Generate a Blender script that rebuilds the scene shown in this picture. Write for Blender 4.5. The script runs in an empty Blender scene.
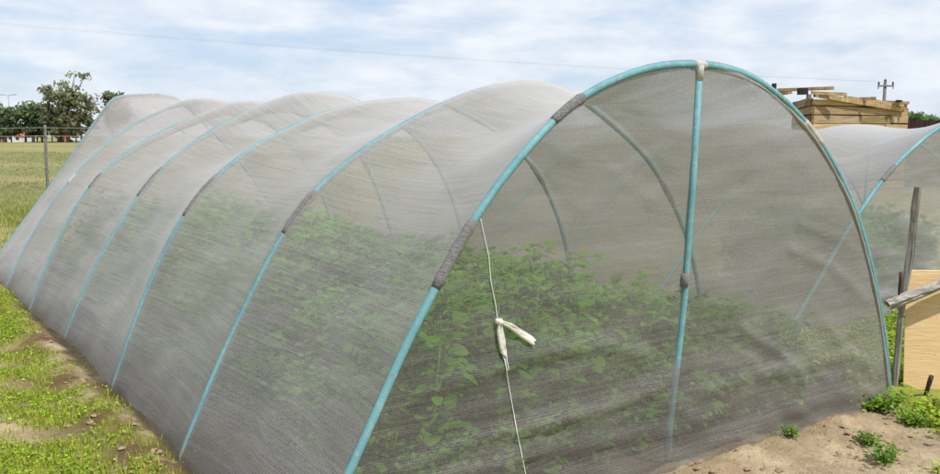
import bpy, math, random
import numpy as np
from mathutils import Vector
random.seed(7); RNG = np.random.default_rng(7)
sc = bpy.context.scene
COL = sc.collection
R = math.radians

# ------------------------------------------------------------------ camera numbers (used to read places off the ground)
F_, H_, HOR, CX, CY = 820.0, 1.55, 136.0, 470.0, 237.0
TH = math.atan((CY - HOR) / F_)
_r = np.array([1., 0, 0]); _f = np.array([0, math.cos(TH), -math.sin(TH)]); _u = np.array([0, math.sin(TH), math.cos(TH)])
def ray(px, py): return _f * F_ + _r * (px - CX) - _u * (py - CY)
def gnd(px, py, z=0.):
    d = ray(px, py); return np.array([0, 0, H_]) + d * ((z - H_) / d[2])
def at(px, py, depth):
    d = ray(px, py); return np.array([0, 0, H_]) + d * (depth / d[1])

# ------------------------------------------------------------------ numpy value noise
def _hash(ix, iy, seed):
    n = (ix * 374761393 + iy * 668265263 + seed * 982451653) & 0xFFFFFFFF
    n = ((n ^ (n >> 13)) * 1274126177) & 0xFFFFFFFF
    return ((n ^ (n >> 16)) & 0xFFFF) / 65535.0
def vn(x, y, seed=0):
    x = np.asarray(x, float); y = np.asarray(y, float)
    ix = np.floor(x).astype(np.int64); iy = np.floor(y).astype(np.int64)
    fx = x - ix; fy = y - iy
    fx = fx * fx * (3 - 2 * fx); fy = fy * fy * (3 - 2 * fy)
    a = _hash(ix, iy, seed); b = _hash(ix + 1, iy, seed); c = _hash(ix, iy + 1, seed); d = _hash(ix + 1, iy + 1, seed)
    return (a * (1 - fx) + b * fx) * (1 - fy) + (c * (1 - fx) + d * fx) * fy
def fbm(x, y, seed=0, o=4):
    s = 0; amp = .5; t = 0
    x = np.asarray(x, float); y = np.asarray(y, float)
    for k in range(o):
        s = s + amp * vn(x * 2 ** k, y * 2 ** k, seed + k * 17); t += amp; amp *= .5
    return s / t

# ------------------------------------------------------------------ mesh helpers
class MB:
    def __init__(s): s.v = []; s.f = []; s.c = []; s.uv = None
    def add(s, vs, fs, c=None):
        o = len(s.v); s.v += [tuple(p) for p in vs]; s.f += [tuple(i + o for i in f) for f in fs]
        if c is not None: s.c += [c] * len(fs)
        return s
    def box(s, p0, ux, uy, uz, c=None, jit=0):
        p0 = np.array(p0, float); ux, uy, uz = map(lambda q: np.array(q, float), (ux, uy, uz))
        vs = [p0 + ux * i + uy * j + uz * k + RNG.uniform(-jit, jit, 3) for k in (0, 1) for j in (0, 1) for i in (0, 1)]
        s.add(vs, [(0, 2, 3, 1), (4, 5, 7, 6), (0, 1, 5, 4), (2, 6, 7, 3), (0, 4, 6, 2), (1, 3, 7, 5)], c); return s
    def tube(s, pts, rad, n=8, cap=True, c=None, ell=1.0):
        pts = [np.array(p, float) for p in pts]; m = len(pts)
        rad = [rad] * m if np.isscalar(rad) else list(rad)
        tg = [pts[min(i + 1, m - 1)] - pts[max(i - 1, 0)] for i in range(m)]
        tg = [t / (np.linalg.norm(t) + 1e-9) for t in tg]
        ref = np.array([0, 0, 1.]) if abs(tg[0][2]) < .9 else np.array([1., 0, 0])
        nx = np.cross(tg[0], ref); nx /= np.linalg.norm(nx)
        vs = []; fs = []
        for i in range(m):
            nx = nx - tg[i] * (nx @ tg[i]); nx /= np.linalg.norm(nx); ny = np.cross(tg[i], nx)
            for k in range(n):
                a = 2 * math.pi * k / n
                vs.append(pts[i] + (nx * math.cos(a) + ny * math.sin(a) * ell) * rad[i])
        for i in range(m - 1):
            for k in range(n):
                fs.append((i * n + k, i * n + (k + 1) % n, (i + 1) * n + (k + 1) % n, (i + 1) * n + k))
        if cap: fs.append(tuple(range(n - 1, -1, -1))); fs.append(tuple((m - 1) * n + k for k in range(n)))
        s.add(vs, fs, c); return s
    def mesh(s, name, mat, smooth=False):
        me = bpy.data.meshes.new(name); me.from_pydata(s.v, [], s.f)
        if s.c and len(s.c) == len(s.f):
            at_ = me.color_attributes.new('tint', 'FLOAT_COLOR', 'CORNER')
            arr = np.concatenate([np.tile(np.array([*c[:3], 1.0]), (len(f), 1)) for c, f in zip(s.c, s.f)]).astype(np.float32)
            at_.data.foreach_set('color', arr.ravel())
        if mat: me.materials.append(mat)
        if smooth: me.polygons.foreach_set('use_smooth', [True] * len(me.polygons))
        me.update(); return me
    def build(s, name, mat, parent=None, smooth=False):
        return link(name, s.mesh(name, mat, smooth), parent)
def link(name, me, parent=None):
    o = bpy.data.objects.new(name, me); COL.objects.link(o)
    if parent is not None:
        o.parent = parent
        o.matrix_parent_inverse.identity()
    return o
def tag(o, label=None, cat=None, group=None, kind=None):
    if label: o['label'] = label
    if cat: o['category'] = cat
    if group: o['group'] = group
    if kind: o['kind'] = kind
    return o
def empty(name, label, cat, loc=(0, 0, 0), group=None):
    o = bpy.data.objects.new(name, None); COL.objects.link(o); o.location = loc
    return tag(o, label, cat, group)
def sub(o, base):   # move mesh data so that it is local to base
    return o
def fast_mesh(name, V, Fq, mat, colors=None, smooth=False):
    me = bpy.data.meshes.new(name)
    V = np.asarray(V, np.float32); Fq = np.asarray(Fq, np.int32); k = Fq.shape[1]
    me.vertices.add(len(V)); me.vertices.foreach_set('co', V.ravel())
    me.loops.add(Fq.size); me.loops.foreach_set('vertex_index', Fq.ravel())
    me.polygons.add(len(Fq)); me.polygons.foreach_set('loop_start', np.arange(0, Fq.size, k, dtype=np.int32))
    me.polygons.foreach_set('loop_total', np.full(len(Fq), k, np.int32))
    if smooth: me.polygons.foreach_set('use_smooth', np.ones(len(Fq), bool))
    me.update(calc_edges=True)
    if colors is not None:
        a = me.color_attributes.new('tint', 'FLOAT_COLOR', 'POINT')
        c = np.ones((len(V), 4), np.float32); c[:, :3] = colors; a.data.foreach_set('color', c.ravel())
    me.materials.append(mat); me.validate(); return me

# ------------------------------------------------------------------ materials
def newmat(name):
    m = bpy.data.materials.new(name); m.use_nodes = True
    nt = m.node_tree; nt.nodes.clear()
    return m, nt, nt.nodes, nt.links
def N(nt, t, **kw):
    n = nt.nodes.new(t)
    for k, v in kw.items():
        if k.startswith('i_'): n.inputs[k[2:].replace('_', ' ')].default_value = v
        else: setattr(n, k, v)
    return n
def mixc(nt, fac, a, b, mode='MIX'):
    n = nt.nodes.new('ShaderNodeMix'); n.data_type = 'RGBA'; n.blend_type = mode
    for i, v in ((0, fac), (6, a), (7, b)):
        if isinstance(v, bpy.types.NodeSocket): nt.links.new(v, n.inputs[i])
        elif i == 0: n.inputs[0].default_value = v
        else: n.inputs[i].default_value = (*v, 1)
    return n.outputs[2]
def math_(nt, op, a, b=None, clamp=False):
    n = nt.nodes.new('ShaderNodeMath'); n.operation = op; n.use_clamp = clamp
    for i, v in ((0, a), (1, b)):
        if v is None: continue
        if isinstance(v, bpy.types.NodeSocket): nt.links.new(v, n.inputs[i])
        else: n.inputs[i].default_value = v
    return n.outputs[0]
def ramp(nt, fac, stops):
    n = nt.nodes.new('ShaderNodeValToRGB'); e = n.color_ramp.elements
    while len(e) < len(stops): e.new(.5)
    for k, (p, c) in enumerate(stops):
        e[k].position = p; e[k].color = (c, c, c, 1) if np.isscalar(c) else (*c, 1)
    nt.links.new(fac, n.inputs[0]); return n.outputs[0]
def noise(nt, vec, scale, detail=4, rough=.55, dist=0):
    n = nt.nodes.new('ShaderNodeTexNoise'); n.inputs['Scale'].default_value = scale
    n.inputs['Detail'].default_value = detail; n.inputs['Roughness'].default_value = rough; n.inputs['Distortion'].default_value = dist
    if vec is not None: nt.links.new(vec, n.inputs['Vector'])
    return n.outputs[0]
def mapped(nt, src, scale=(1, 1, 1), loc=(0, 0, 0), rot=(0, 0, 0)):
    n = nt.nodes.new('ShaderNodeMapping'); n.inputs['Scale'].default_value = scale; n.inputs['Location'].default_value = loc; n.inputs['Rotation'].default_value = rot
    nt.links.new(src, n.inputs[0]); return n.outputs[0]
def simple(name, ca, cb, scale=20, rough=.7, bump=.3, bscale=None, stretch=(1, 1, 1), tint=False, coord='Object', detail=5, bdist=.01, metal=0, spec=.3):
    m, nt, nd, lk = newmat(name)
    out = N(nt, 'ShaderNodeOutputMaterial'); b = N(nt, 'ShaderNodeBsdfPrincipled')
    b.inputs['Roughness'].default_value = rough; b.inputs['Metallic'].default_value = metal; b.inputs['Specular IOR Level'].default_value = spec
    tc = N(nt, 'ShaderNodeTexCoord'); v = mapped(nt, tc.outputs[coord], stretch)
    nz = noise(nt, v, scale, detail)
    f = ramp(nt, nz, [(.3, 0.), (.7, 1.)])
    c = mixc(nt, f, ca, cb)
    if tint:
        a = N(nt, 'ShaderNodeAttribute', attribute_name='tint'); c = mixc(nt, 1.0, c, a.outputs['Color'], 'MULTIPLY')
    lk.new(c, b.inputs['Base Color'])
    if bump:
        bp = N(nt, 'ShaderNodeBump'); bp.inputs['Strength'].default_value = bump; bp.inputs['Distance'].default_value = bdist
        lk.new(noise(nt, v, bscale or scale * 2, 5), bp.inputs['Height']); lk.new(bp.outputs[0], b.inputs['Normal'])
    lk.new(b.outputs[0], out.inputs[0]); return m

def net_material(name, base, opac, period=.010, contrast=.22, trans=.22, dirt=False):
    """woven shade netting: threads with gaps; UV are metres along and across the cloth"""
    m, nt, nd, lk = newmat(name)
    out = N(nt, 'ShaderNodeOutputMaterial')
    uv = N(nt, 'ShaderNodeUVMap', uv_map='UVMap').outputs[0]
    # slow drift of the threads so the lines are not ruler straight
    wob = noise(nt, mapped(nt, uv, (1.2, 5, 1)), 1.0, 3)
    sep = N(nt, 'ShaderNodeSeparateXYZ'); lk.new(uv, sep.inputs[0])
    vv = math_(nt, 'ADD', sep.outputs[1], math_(nt, 'MULTIPLY', wob, .03))
    uu = math_(nt, 'ADD', sep.outputs[0], math_(nt, 'MULTIPLY', noise(nt, mapped(nt, uv, (3, 1, 1), (5, 3, 0)), 1.0, 2), .05))
    st = math_(nt, 'SINE', math_(nt, 'MULTIPLY', vv, 2 * math.pi / period))
    su = math_(nt, 'SINE', math_(nt, 'MULTIPLY', uu, 2 * math.pi / (period * 1.15)))
    weave = math_(nt, 'ADD', math_(nt, 'MULTIPLY', st, .5), math_(nt, 'MULTIPLY', su, .3))
    # irregular bands: pulled and slack threads along the length
    cb = N(nt, 'ShaderNodeCombineXYZ'); lk.new(uu, cb.inputs[0]); lk.new(vv, cb.inputs[1])
    band = noise(nt, mapped(nt, cb.outputs[0], (1.6, 62, 1)), 1.0, 4, .65)
    band2 = noise(nt, mapped(nt, cb.outputs[0], (2.2, 16, 1), (3, 1, 0)), 1.0, 3, .6)
    fine = noise(nt, mapped(nt, cb.outputs[0], (60, 130, 1)), 1.0, 3, .7)
    blot = noise(nt, mapped(nt, uv, (1.5, 1.5, 1)), 1.0, 3)
    o = math_(nt, 'ADD', opac, math_(nt, 'MULTIPLY', weave, contrast * .5))
    for s_, k in ((band, contrast * 1.05), (band2, contrast * .9), (fine, contrast * 2.1), (blot, contrast * 1.1)):
        o = math_(nt, 'ADD', o, math_(nt, 'MULTIPLY', math_(nt, 'SUBTRACT', s_, .5), k))
    o = math_(nt, 'MINIMUM', math_(nt, 'MAXIMUM', o, .08), .97)
    # seen at a slant the gaps between the threads close up: (1-o)^(1/cos)
    lw = N(nt, 'ShaderNodeLayerWeight'); lw.inputs[0].default_value = .5
    cosv = math_(nt, 'MAXIMUM', math_(nt, 'SUBTRACT', 1.0, lw.outputs['Facing']), .12)
    gap = math_(nt, 'POWER', math_(nt, 'SUBTRACT', 1.0, o), math_(nt, 'DIVIDE', 1.0, cosv))
    alpha = math_(nt, 'SUBTRACT', 1.0, gap, clamp=True)
    cv = mixc(nt, ramp(nt, band, [(.3, 0.), (.7, 1.)]), tuple(c * .90 for c in base), tuple(min(1, c * 1.07) for c in base))
    cv = mixc(nt, ramp(nt, blot, [(.35, 0.), (.75, .3)]), cv, (base[0] * .85, base[1] * .80, base[2] * .72))
    pos = N(nt, 'ShaderNodeNewGeometry').outputs['Position']; ps = N(nt, 'ShaderNodeSeparateXYZ'); lk.new(pos, ps.inputs[0])
    hz = math_(nt, 'SUBTRACT', math_(nt, 'ADD', .10, math_(nt, 'MULTIPLY', noise(nt, mapped(nt, uv, (2.2, 5, 1)), 1.0, 4, .65), .34)), ps.outputs[2])
    soil_ = math_(nt, 'MULTIPLY', hz, 3.2, clamp=True)              # soil splashed on the lowest cloth
    cv = mixc(nt, math_(nt, 'MULTIPLY', soil_, .72), cv, (.10, .088, .062))
    df = N(nt, 'ShaderNodeBsdfDiffuse'); tl = N(nt, 'ShaderNodeBsdfTranslucent'); tr = N(nt, 'ShaderNodeBsdfTransparent')
    gl = N(nt, 'ShaderNodeBsdfGlossy'); gl.inputs['Roughness'].default_value = .55; gl.inputs['Color'].default_value = (.85, .84, .83, 1)
    lk.new(cv, df.inputs[0]); lk.new(cv, tl.inputs[0])
    bp = N(nt, 'ShaderNodeBump'); bp.inputs['Strength'].default_value = .22; bp.inputs['Distance'].default_value = .006
    lk.new(math_(nt, 'ADD', band, math_(nt, 'MULTIPLY', band2, .8)), bp.inputs['Height'])
    lk.new(bp.outputs[0], df.inputs['Normal'])
    m1 = N(nt, 'ShaderNodeMixShader'); m1.inputs[0].default_value = trans; lk.new(df.outputs[0], m1.inputs[1]); lk.new(tl.outputs[0], m1.inputs[2])
    m3 = N(nt, 'ShaderNodeMixShader'); lk.new(math_(nt, 'ADD', .03, math_(nt, 'MULTIPLY', math_(nt, 'POWER', lw.outputs['Facing'], 4.0), .36)), m3.inputs[0]); lk.new(m1.outputs[0], m3.inputs[1]); lk.new(gl.outputs[0], m3.inputs[2])
    m2 = N(nt, 'ShaderNodeMixShader'); lk.new(alpha, m2.inputs[0]); lk.new(tr.outputs[0], m2.inputs[1]); lk.new(m3.outputs[0], m2.inputs[2])
    lk.new(m2.outputs[0], out.inputs[0]); return m

def leaf_material(name, ca, cb, trans=.3, tint=False, rough=.55):
    m, nt, nd, lk = newmat(name)
    out = N(nt, 'ShaderNodeOutputMaterial')
    tc = N(nt, 'ShaderNodeTexCoord'); info = N(nt, 'ShaderNodeObjectInfo')
    nz = noise(nt, tc.outputs['Object'], 9, 3)
    f = math_(nt, 'ADD', math_(nt, 'MULTIPLY', nz, .8), math_(nt, 'MULTIPLY', info.outputs['Random'], .25), clamp=True)
    c = mixc(nt, ramp(nt, f, [(.3, 0.), (.72, 1.)]), ca, cb)
    if tint:
        a = N(nt, 'ShaderNodeAttribute', attribute_name='tint'); c = mixc(nt, 1.0, c, a.outputs['Color'], 'MULTIPLY')
    b = N(nt, 'ShaderNodeBsdfPrincipled'); b.inputs['Roughness'].default_value = rough; b.inputs['Specular IOR Level'].default_value = .3
    tl = N(nt, 'ShaderNodeBsdfTranslucent'); lk.new(c, b.inputs['Base Color']); lk.new(c, tl.inputs[0])
    m1 = N(nt, 'ShaderNodeMixShader'); m1.inputs[0].default_value = trans; lk.new(b.outputs[0], m1.inputs[1]); lk.new(tl.outputs[0], m1.inputs[2])
    lk.new(m1.outputs[0], out.inputs[0]); return m

M = {}
M['net'] = net_material('shade_net', (.39, .368, .348), .335, contrast=.22, trans=.12)
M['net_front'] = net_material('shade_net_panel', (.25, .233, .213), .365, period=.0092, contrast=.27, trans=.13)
M['net_far'] = net_material('shade_net_older', (.36, .35, .345), .35, contrast=.16, trans=.15)
M['net_end'] = net_material('shade_net_far_end', (.42, .40, .39), .66, contrast=.17, trans=.2)
M['net_dense'] = net_material('gathered_net', (.36, .345, .33), .72, contrast=.25, trans=.1)
M['pipe_plain'] = simple('turquoise_pipe', (.12, .275, .315), (.20, .36, .39), 22, .6, .15, spec=.4, stretch=(1, 1, .3))
M['sleeve'] = simple('sleeve_tape', (.15, .145, .14), (.28, .27, .265), 60, .9, .8, stretch=(1, 1, 2.2), bdist=.02)
M['sleeve_pale'] = simple('sleeve_cloth', (.34, .32, .30), (.46, .43, .40), 40, .9, .4, bdist=.008)
M['string'] = simple('white_twine', (.60, .58, .55), (.74, .72, .69), 80, .8, .2)
M['ribbon'] = simple('pale_plastic_strip', (.50, .47, .41), (.68, .65, .58), 25, .5, .5)
M['leaf'] = leaf_material('crop_leaf', (.035, .15, .003), (.19, .47, .01), .45)
M['leaf_low'] = leaf_material('crop_leaf_blue', (.035, .14, .006), (.15, .37, .015), .3)
M['weed'] = leaf_material('weed_leaf', (.09, .19, .018), (.24, .38, .04), .35, tint=True)
M['grass'] = leaf_material('grass_blade', (.80, .80, .80), (1, 1, 1), .3, tint=True, rough=.7)
M['crown'] = leaf_material('gum_leaf', (.15, .17, .085), (.33, .33, .19), .5, tint=True, rough=.7)
M['bark'] = simple('gum_bark', (.16, .13, .10), (.34, .29, .24), 6, .9, .6, stretch=(1, 1, .3))
M['wood_grey'] = simple('weathered_wood', (.06, .045, .04), (.44, .39, .35), 26, .9, 1.0, 60, stretch=(1, 1, .10), bdist=.02)
M['wood_pale'] = simple('bleached_branch', (.17, .15, .13), (.56, .52, .46), 34, .9, 1.0, 60, stretch=(.07, 1, 1), bdist=.02)
M['wood_dark'] = simple('dark_wood', (.035, .022, .018), (.10, .06, .045), 30, .9, .8, stretch=(1, 1, .15), bdist=.02)
M['plank'] = simple('yellow_planks', (.27, .19, .10), (.55, .43, .26), 9, .85, .6, 24, stretch=(.25, .25, 3.5), tint=True)
M['rafter'] = simple('rough_rafter', (.26, .17, .08), (.52, .38, .20), 8, .9, .6)
M['darkfence'] = simple('dark_boards', (.018, .008, .007), (.05, .022, .018), 8, .9, .5, stretch=(1, 1, .2))
M['metal'] = simple('galvanised_wire', (.24, .24, .23), (.36, .36, .35), 40, .5, .1, metal=.4)
M['post_grey'] = simple('grey_post', (.10, .09, .075), (.24, .22, .19), 20, .9, .5, stretch=(1, 1, .2))
M['lamp'] = simple('lamp_steel', (.22, .23, .24), (.32, .33, .34), 4, .5, 0)
M['asphalt'] = simple('asphalt', (.04, .04, .042), (.065, .063, .06), 3, .9, .3)
M['white_wall'] = simple('white_paint', (.70, .70, .68), (.82, .81, .79), 2, .8, .1)
M['red'] = simple('red_paint', (.50, .045, .03), (.60, .06, .04), 3, .4, 0)
M['white_car'] = simple('white_car_paint', (.76, .76, .76), (.82, .82, .82), 3, .35, 0)
M['dark_car'] = simple('dark_car_paint', (.03, .03, .035), (.05, .05, .055), 3, .3, 0)
M['brick'] = simple('brown_brick', (.22, .11, .08), (.30, .17, .12), 5, .9, .2)
M['glass'] = simple('dark_glass', (.02, .025, .03), (.04, .045, .05), 2, .15, 0)
M['black'] = simple('black_rubber', (.012, .012, .013), (.025, .025, .025), 9, .7, .2)
M['ceramic'] = simple('brown_ceramic', (.06, .04, .035), (.12, .09, .08), 9, .4, 0)

def pipe_material():
    m, nt, nd, lk = newmat('turquoise_pipe')
    out = N(nt, 'ShaderNodeOutputMaterial'); b = N(nt, 'ShaderNodeBsdfPrincipled'); b.inputs['Roughness'].default_value = .62; b.inputs['Specular IOR Level'].default_value = .3
    tc = N(nt, 'ShaderNodeTexCoord'); o = tc.outputs['Object']
    c = mixc(nt, ramp(nt, noise(nt, o, 4, 4), [(.3, 0.), (.7, 1.)]), (.085, .235, .265), (.155, .335, .365))
    c = mixc(nt, ramp(nt, noise(nt, o, 45, 5, .7), [(.52, 0.), (.68, .6)]), c, (.33, .37, .36))
    c = mixc(nt, ramp(nt, noise(nt, mapped(nt, o, (1, 1, 1), (4, 2, 9)), 18, 5, .7), [(.60, 0.), (.72, .55)]), c, (.12, .15, .15))
    sp_ = N(nt, 'ShaderNodeSeparateXYZ'); lk.new(o, sp_.inputs[0])
    mud = math_(nt, 'MULTIPLY', math_(nt, 'SUBTRACT', math_(nt, 'ADD', .02, math_(nt, 'MULTIPLY', noise(nt, o, 20, 4), .3)), sp_.outputs[2]), 5, clamp=True)
    c = mixc(nt, math_(nt, 'MULTIPLY', mud, .7), c, (.24, .17, .11))
    lk.new(c, b.inputs['Base Color'])
    bp = N(nt, 'ShaderNodeBump'); bp.inputs['Strength'].default_value = .3; bp.inputs['Distance'].default_value = .004
    lk.new(noise(nt, o, 90, 4), bp.inputs['Height']); lk.new(bp.outputs[0], b.inputs['Normal'])
    lk.new(b.outputs[0], out.inputs[0]); return m
M['pipe'] = pipe_material()
def board_material():
    m, nt, nd, lk = newmat('yellow_board')
    out = N(nt, 'ShaderNodeOutputMaterial'); b = N(nt, 'ShaderNodeBsdfPrincipled'); b.inputs['Roughness'].default_value = .75
    tc = N(nt, 'ShaderNodeTexCoord'); o = tc.outputs['Object']
    c = mixc(nt, ramp(nt, noise(nt, mapped(nt, o, (1.5, 1, 14)), 3, 5), [(.3, 0.), (.7, 1.)]), (.62, .41, .19), (.72, .51, .26))
    c = mixc(nt, ramp(nt, noise(nt, mapped(nt, o, (3, 3, 30)), 6, 4), [(.60, 0.), (.74, .55)]), c, (.42, .25, .10))
    vo = N(nt, 'ShaderNodeTexVoronoi'); vo.inputs['Scale'].default_value = 26; lk.new(mapped(nt, o, (1, 1, 1.6)), vo.inputs['Vector'])
    spot = math_(nt, 'MULTIPLY', ramp(nt, vo.outputs['Distance'], [(.10, 1.), (.20, 0.)]), ramp(nt, noise(nt, o, 9, 2), [(.5, 0.), (.62, 1.)]))
    c = mixc(nt, math_(nt, 'MULTIPLY', spot, .75), c, (.22, .12, .06))
    lk.new(c, b.inputs['Base Color'])
    bp = N(nt, 'ShaderNodeBump'); bp.inputs['Strength'].default_value = .3; bp.inputs['Distance'].default_value = .01
    lk.new(noise(nt, mapped(nt, o, (1, 1, 10)), 12, 5), bp.inputs['Height']); lk.new(bp.outputs[0], b.inputs['Normal'])
    lk.new(b.outputs[0], out.inputs[0]); return m
M['board'] = board_material()

def ground_material():
    m, nt, nd, lk = newmat('ground')
    out = N(nt, 'ShaderNodeOutputMaterial'); b = N(nt, 'ShaderNodeBsdfPrincipled'); b.inputs['Roughness'].default_value = .95; b.inputs['Specular IOR Level'].default_value = .1
    tc = N(nt, 'ShaderNodeTexCoord'); o = tc.outputs['Object']
    a = N(nt, 'ShaderNodeAttribute', attribute_name='tint').outputs['Color']
    n1 = noise(nt, o, 22, 6, .7); n2 = noise(nt, o, 160, 3, .7)
    k = math_(nt, 'ADD', math_(nt, 'MULTIPLY', n1, .9), math_(nt, 'MULTIPLY', n2, .7))
    k = math_(nt, 'ADD', k, .2)
    mul = N(nt, 'ShaderNodeVectorMath', operation='SCALE'); lk.new(a, mul.inputs[0]); lk.new(k, mul.inputs['Scale'])
    lk.new(mul.outputs[0], b.inputs['Base Color'])
    bp = N(nt, 'ShaderNodeBump'); bp.inputs['Strength'].default_value = 1.0; bp.inputs['Distance'].default_value = .035
    lk.new(math_(nt, 'ADD', n1, math_(nt, 'MULTIPLY', n2, .25)), bp.inputs['Height']); lk.new(bp.outputs[0], b.inputs['Normal'])
    lk.new(b.outputs[0], out.inputs[0]); return m
M['ground'] = ground_material()

# ------------------------------------------------------------------ near tunnel geometry: feet and hoop outlines
L1 = gnd(295, 578); R1 = gnd(890, 397)
W = (R1 - L1); W /= np.linalg.norm(W)
FEET = [L1] + [gnd(*p) for p in ((178, 457), (111, 387), (63, 338), (28, 311), (4, 288), (-15, 270))]
A = FEET[6] - FEET[0]; A /= np.linalg.norm(A)
NRM = np.array([-W[1], W[0], 0])         # across the hoop plane, away from the camera
PROF = [
 [(0, 0), (.22, .35), (.34, .57), (.46, .79), (.575, .97), (.70, 1.16), (.865, 1.36), (1.02, 1.51), (1.17, 1.635), (1.30, 1.715), (1.5, 1.80), (1.73, 1.855), (1.97, 1.872), (2.19, 1.86), (2.41, 1.81), (2.73, 1.655), (3.05, 1.39), (3.31, 1.07), (3.54, .61), (3.65, .3), (3.73, 0)],
 [(0, 0), (.17, .34), (.35, .69), (.53, 1.0), (.66, 1.18), (.83, 1.34), (1.06, 1.50), (1.36, 1.66), (1.69, 1.79), (2.03, 1.86), (2.30, 1.85), (2.53, 1.77), (2.96, 1.51), (3.23, 1.27), (3.54, .80), (3.69, .3), (3.74, 0)],
 [(0, 0), (.13, .31), (.26, .62), (.41, .92), (.53, 1.10), (.64, 1.23), (.88, 1.43), (1.22, 1.61), (1.58, 1.74), (2.03, 1.81), (2.40, 1.79), (2.85, 1.62), (3.22, 1.36), (3.43, 1.08), (3.58, .78), (3.69, .38), (3.73, 0)],
 [(0, 0), (.18, .37), (.39, .75), (.60, 1.07), (.80, 1.30), (1.10, 1.53), (1.44, 1.72), (1.79, 1.86), (2.09, 1.925), (2.45, 1.89), (3.01, 1.64), (3.38, 1.25), (3.60, .77), (3.71, .3), (3.74, 0)],
 [(0, 0), (.28, .62), (.55, 1.07), (.82, 1.34), (1.2, 1.58), (1.85, 1.85), (2.15, 1.88), (2.6, 1.80), (3.05, 1.56), (3.30, 1.30), (3.46, .99), (3.65, .45), (3.73, 0)],
 [(0, 0), (.28, .50), (.58, .96), (.92, 1.34), (1.3, 1.65), (1.85, 1.92), (2.15, 1.96), (2.6, 1.86), (3.1, 1.48), (3.48, .90), (3.65, .35), (3.73, 0)],
 [(0, 0), (.36, .45), (.72, .93), (1.05, 1.40), (1.42, 1.93), (1.55, 2.03), (1.85, 2.06), (2.15, 2.05), (2.32, 1.98), (2.75, 1.55), (3.2, 1.0), (3.55, .45), (3.73, 0)],
]
MP = 64
def resample(prof, n=MP):
    p = np.array(prof, float); p[0, 1] = -.04; p[-1, 1] = -.04
    q = []
    for i in range(len(p) - 1):                      # Catmull-Rom
        p0 = p[max(i - 1, 0)]; p1 = p[i]; p2 = p[i + 1]; p3 = p[min(i + 2, len(p) - 1)]
        for t in np.linspace(0, 1, 12, endpoint=False):
            q.append(.5 * (2 * p1 + (p2 - p0) * t + (2 * p0 - 5 * p1 + 4 * p2 - p3) * t * t + (3 * p1 - p0 - 3 * p2 + p3) * t ** 3))
    q.append(p[-1]); q = np.array(q)
    for _ in range(25): q[1:-1] = .25 * q[:-2] + .5 * q[1:-1] + .25 * q[2:]
    d = np.r_[0, np.cumsum(np.linalg.norm(np.diff(q, axis=0), axis=1))]
    t = np.linspace(0, d[-1], n + 1)
    return np.c_[np.interp(t, d, q[:, 0]), np.interp(t, d, q[:, 1])], t
def to3(foot, sz): return foot + np.outer(sz[:, 0], W) + np.outer(sz[:, 1], [0, 0, 1.])

def net_cover(feet, profs, mat, name, parent, sag_top=.13, sag_side=.055, seed=3, nu=12):
    P = []; V = []
    for f, pr in zip(feet, profs):
        sz, t = resample(pr)
        tg_ = np.gradient(sz, axis=0); nn_ = np.c_[-tg_[:, 1], tg_[:, 0]]; nn_ /= np.linalg.norm(nn_, axis=1, keepdims=True)
        P.append(to3(f, sz + nn_ * np.interp(sz[:, 0], [0, 1.2, 1.9], [.008, .013, .021])[:, None])); V.append(t)
    verts = []; uvs = []; ulen = 0
    K = len(P)
    for k in range(K - 1):
        span = np.linalg.norm(feet[k + 1] - feet[k])
        cen = .5 * (feet[k] + feet[k + 1]) + W * 1.87 + np.array([0, 0, .5])
        s_k = (1, .75, 1.1, .9, 1.05, .8, 1)[k % 7]
        for i in range(nu + (1 if k == K - 2 else 0)):
            u = i / nu
            row = P[k] * (1 - u) + P[k + 1] * u
            h = np.clip(row[:, 2:3] / 1.85, 0, 1)
            par = (4 * u * (1 - u)) ** .85 * s_k
            inward = cen - row; inward[:, 2] *= .5; inward /= np.linalg.norm(inward, axis=1, keepdims=True)
            amp = (sag_side + (sag_top - sag_side) * h ** 2)
            row = row + inward * amp * par * (.35 + .65 * np.clip(row[:, 2:3] / .35, 0, 1))
            row[:, 2:3] -= .05 * par * h ** 2
            uu = ulen + u * span; vv = V[k] * (1 - u) + V[k + 1] * u
            wr = (fbm(np.full(MP + 1, uu * .9 + 3), vv * 9 + uu * .9, seed, 3) - .5) * .045 * (4 * u * (1 - u)) ** .5
            wr += (fbm(np.full(MP + 1, uu * 3.1), vv * 3.2, seed + 9, 3) - .5) * .05 * (4 * u * (1 - u)) ** .5
            row = row + inward * wr[:, None]
            verts.append(row); uvs.append(np.c_[np.full(MP + 1, uu), vv])
        ulen += span
    Vt = np.concatenate(verts); U = np.concatenate(uvs); nr = len(verts); n1 = MP + 1
    ii, jj = np.meshgrid(np.arange(nr - 1), np.arange(MP), indexing='ij'); a = (ii * n1 + jj).ravel()
    Fq = np.c_[a, a + 1, a + n1 + 1, a + n1]
    me = fast_mesh(name, Vt, Fq, mat, smooth=True)
    lay = me.uv_layers.new(name='UVMap'); lay.data.foreach_set('uv', U[Fq.ravel()].astype(np.float32).ravel())
    return link(name, me, parent)

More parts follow.
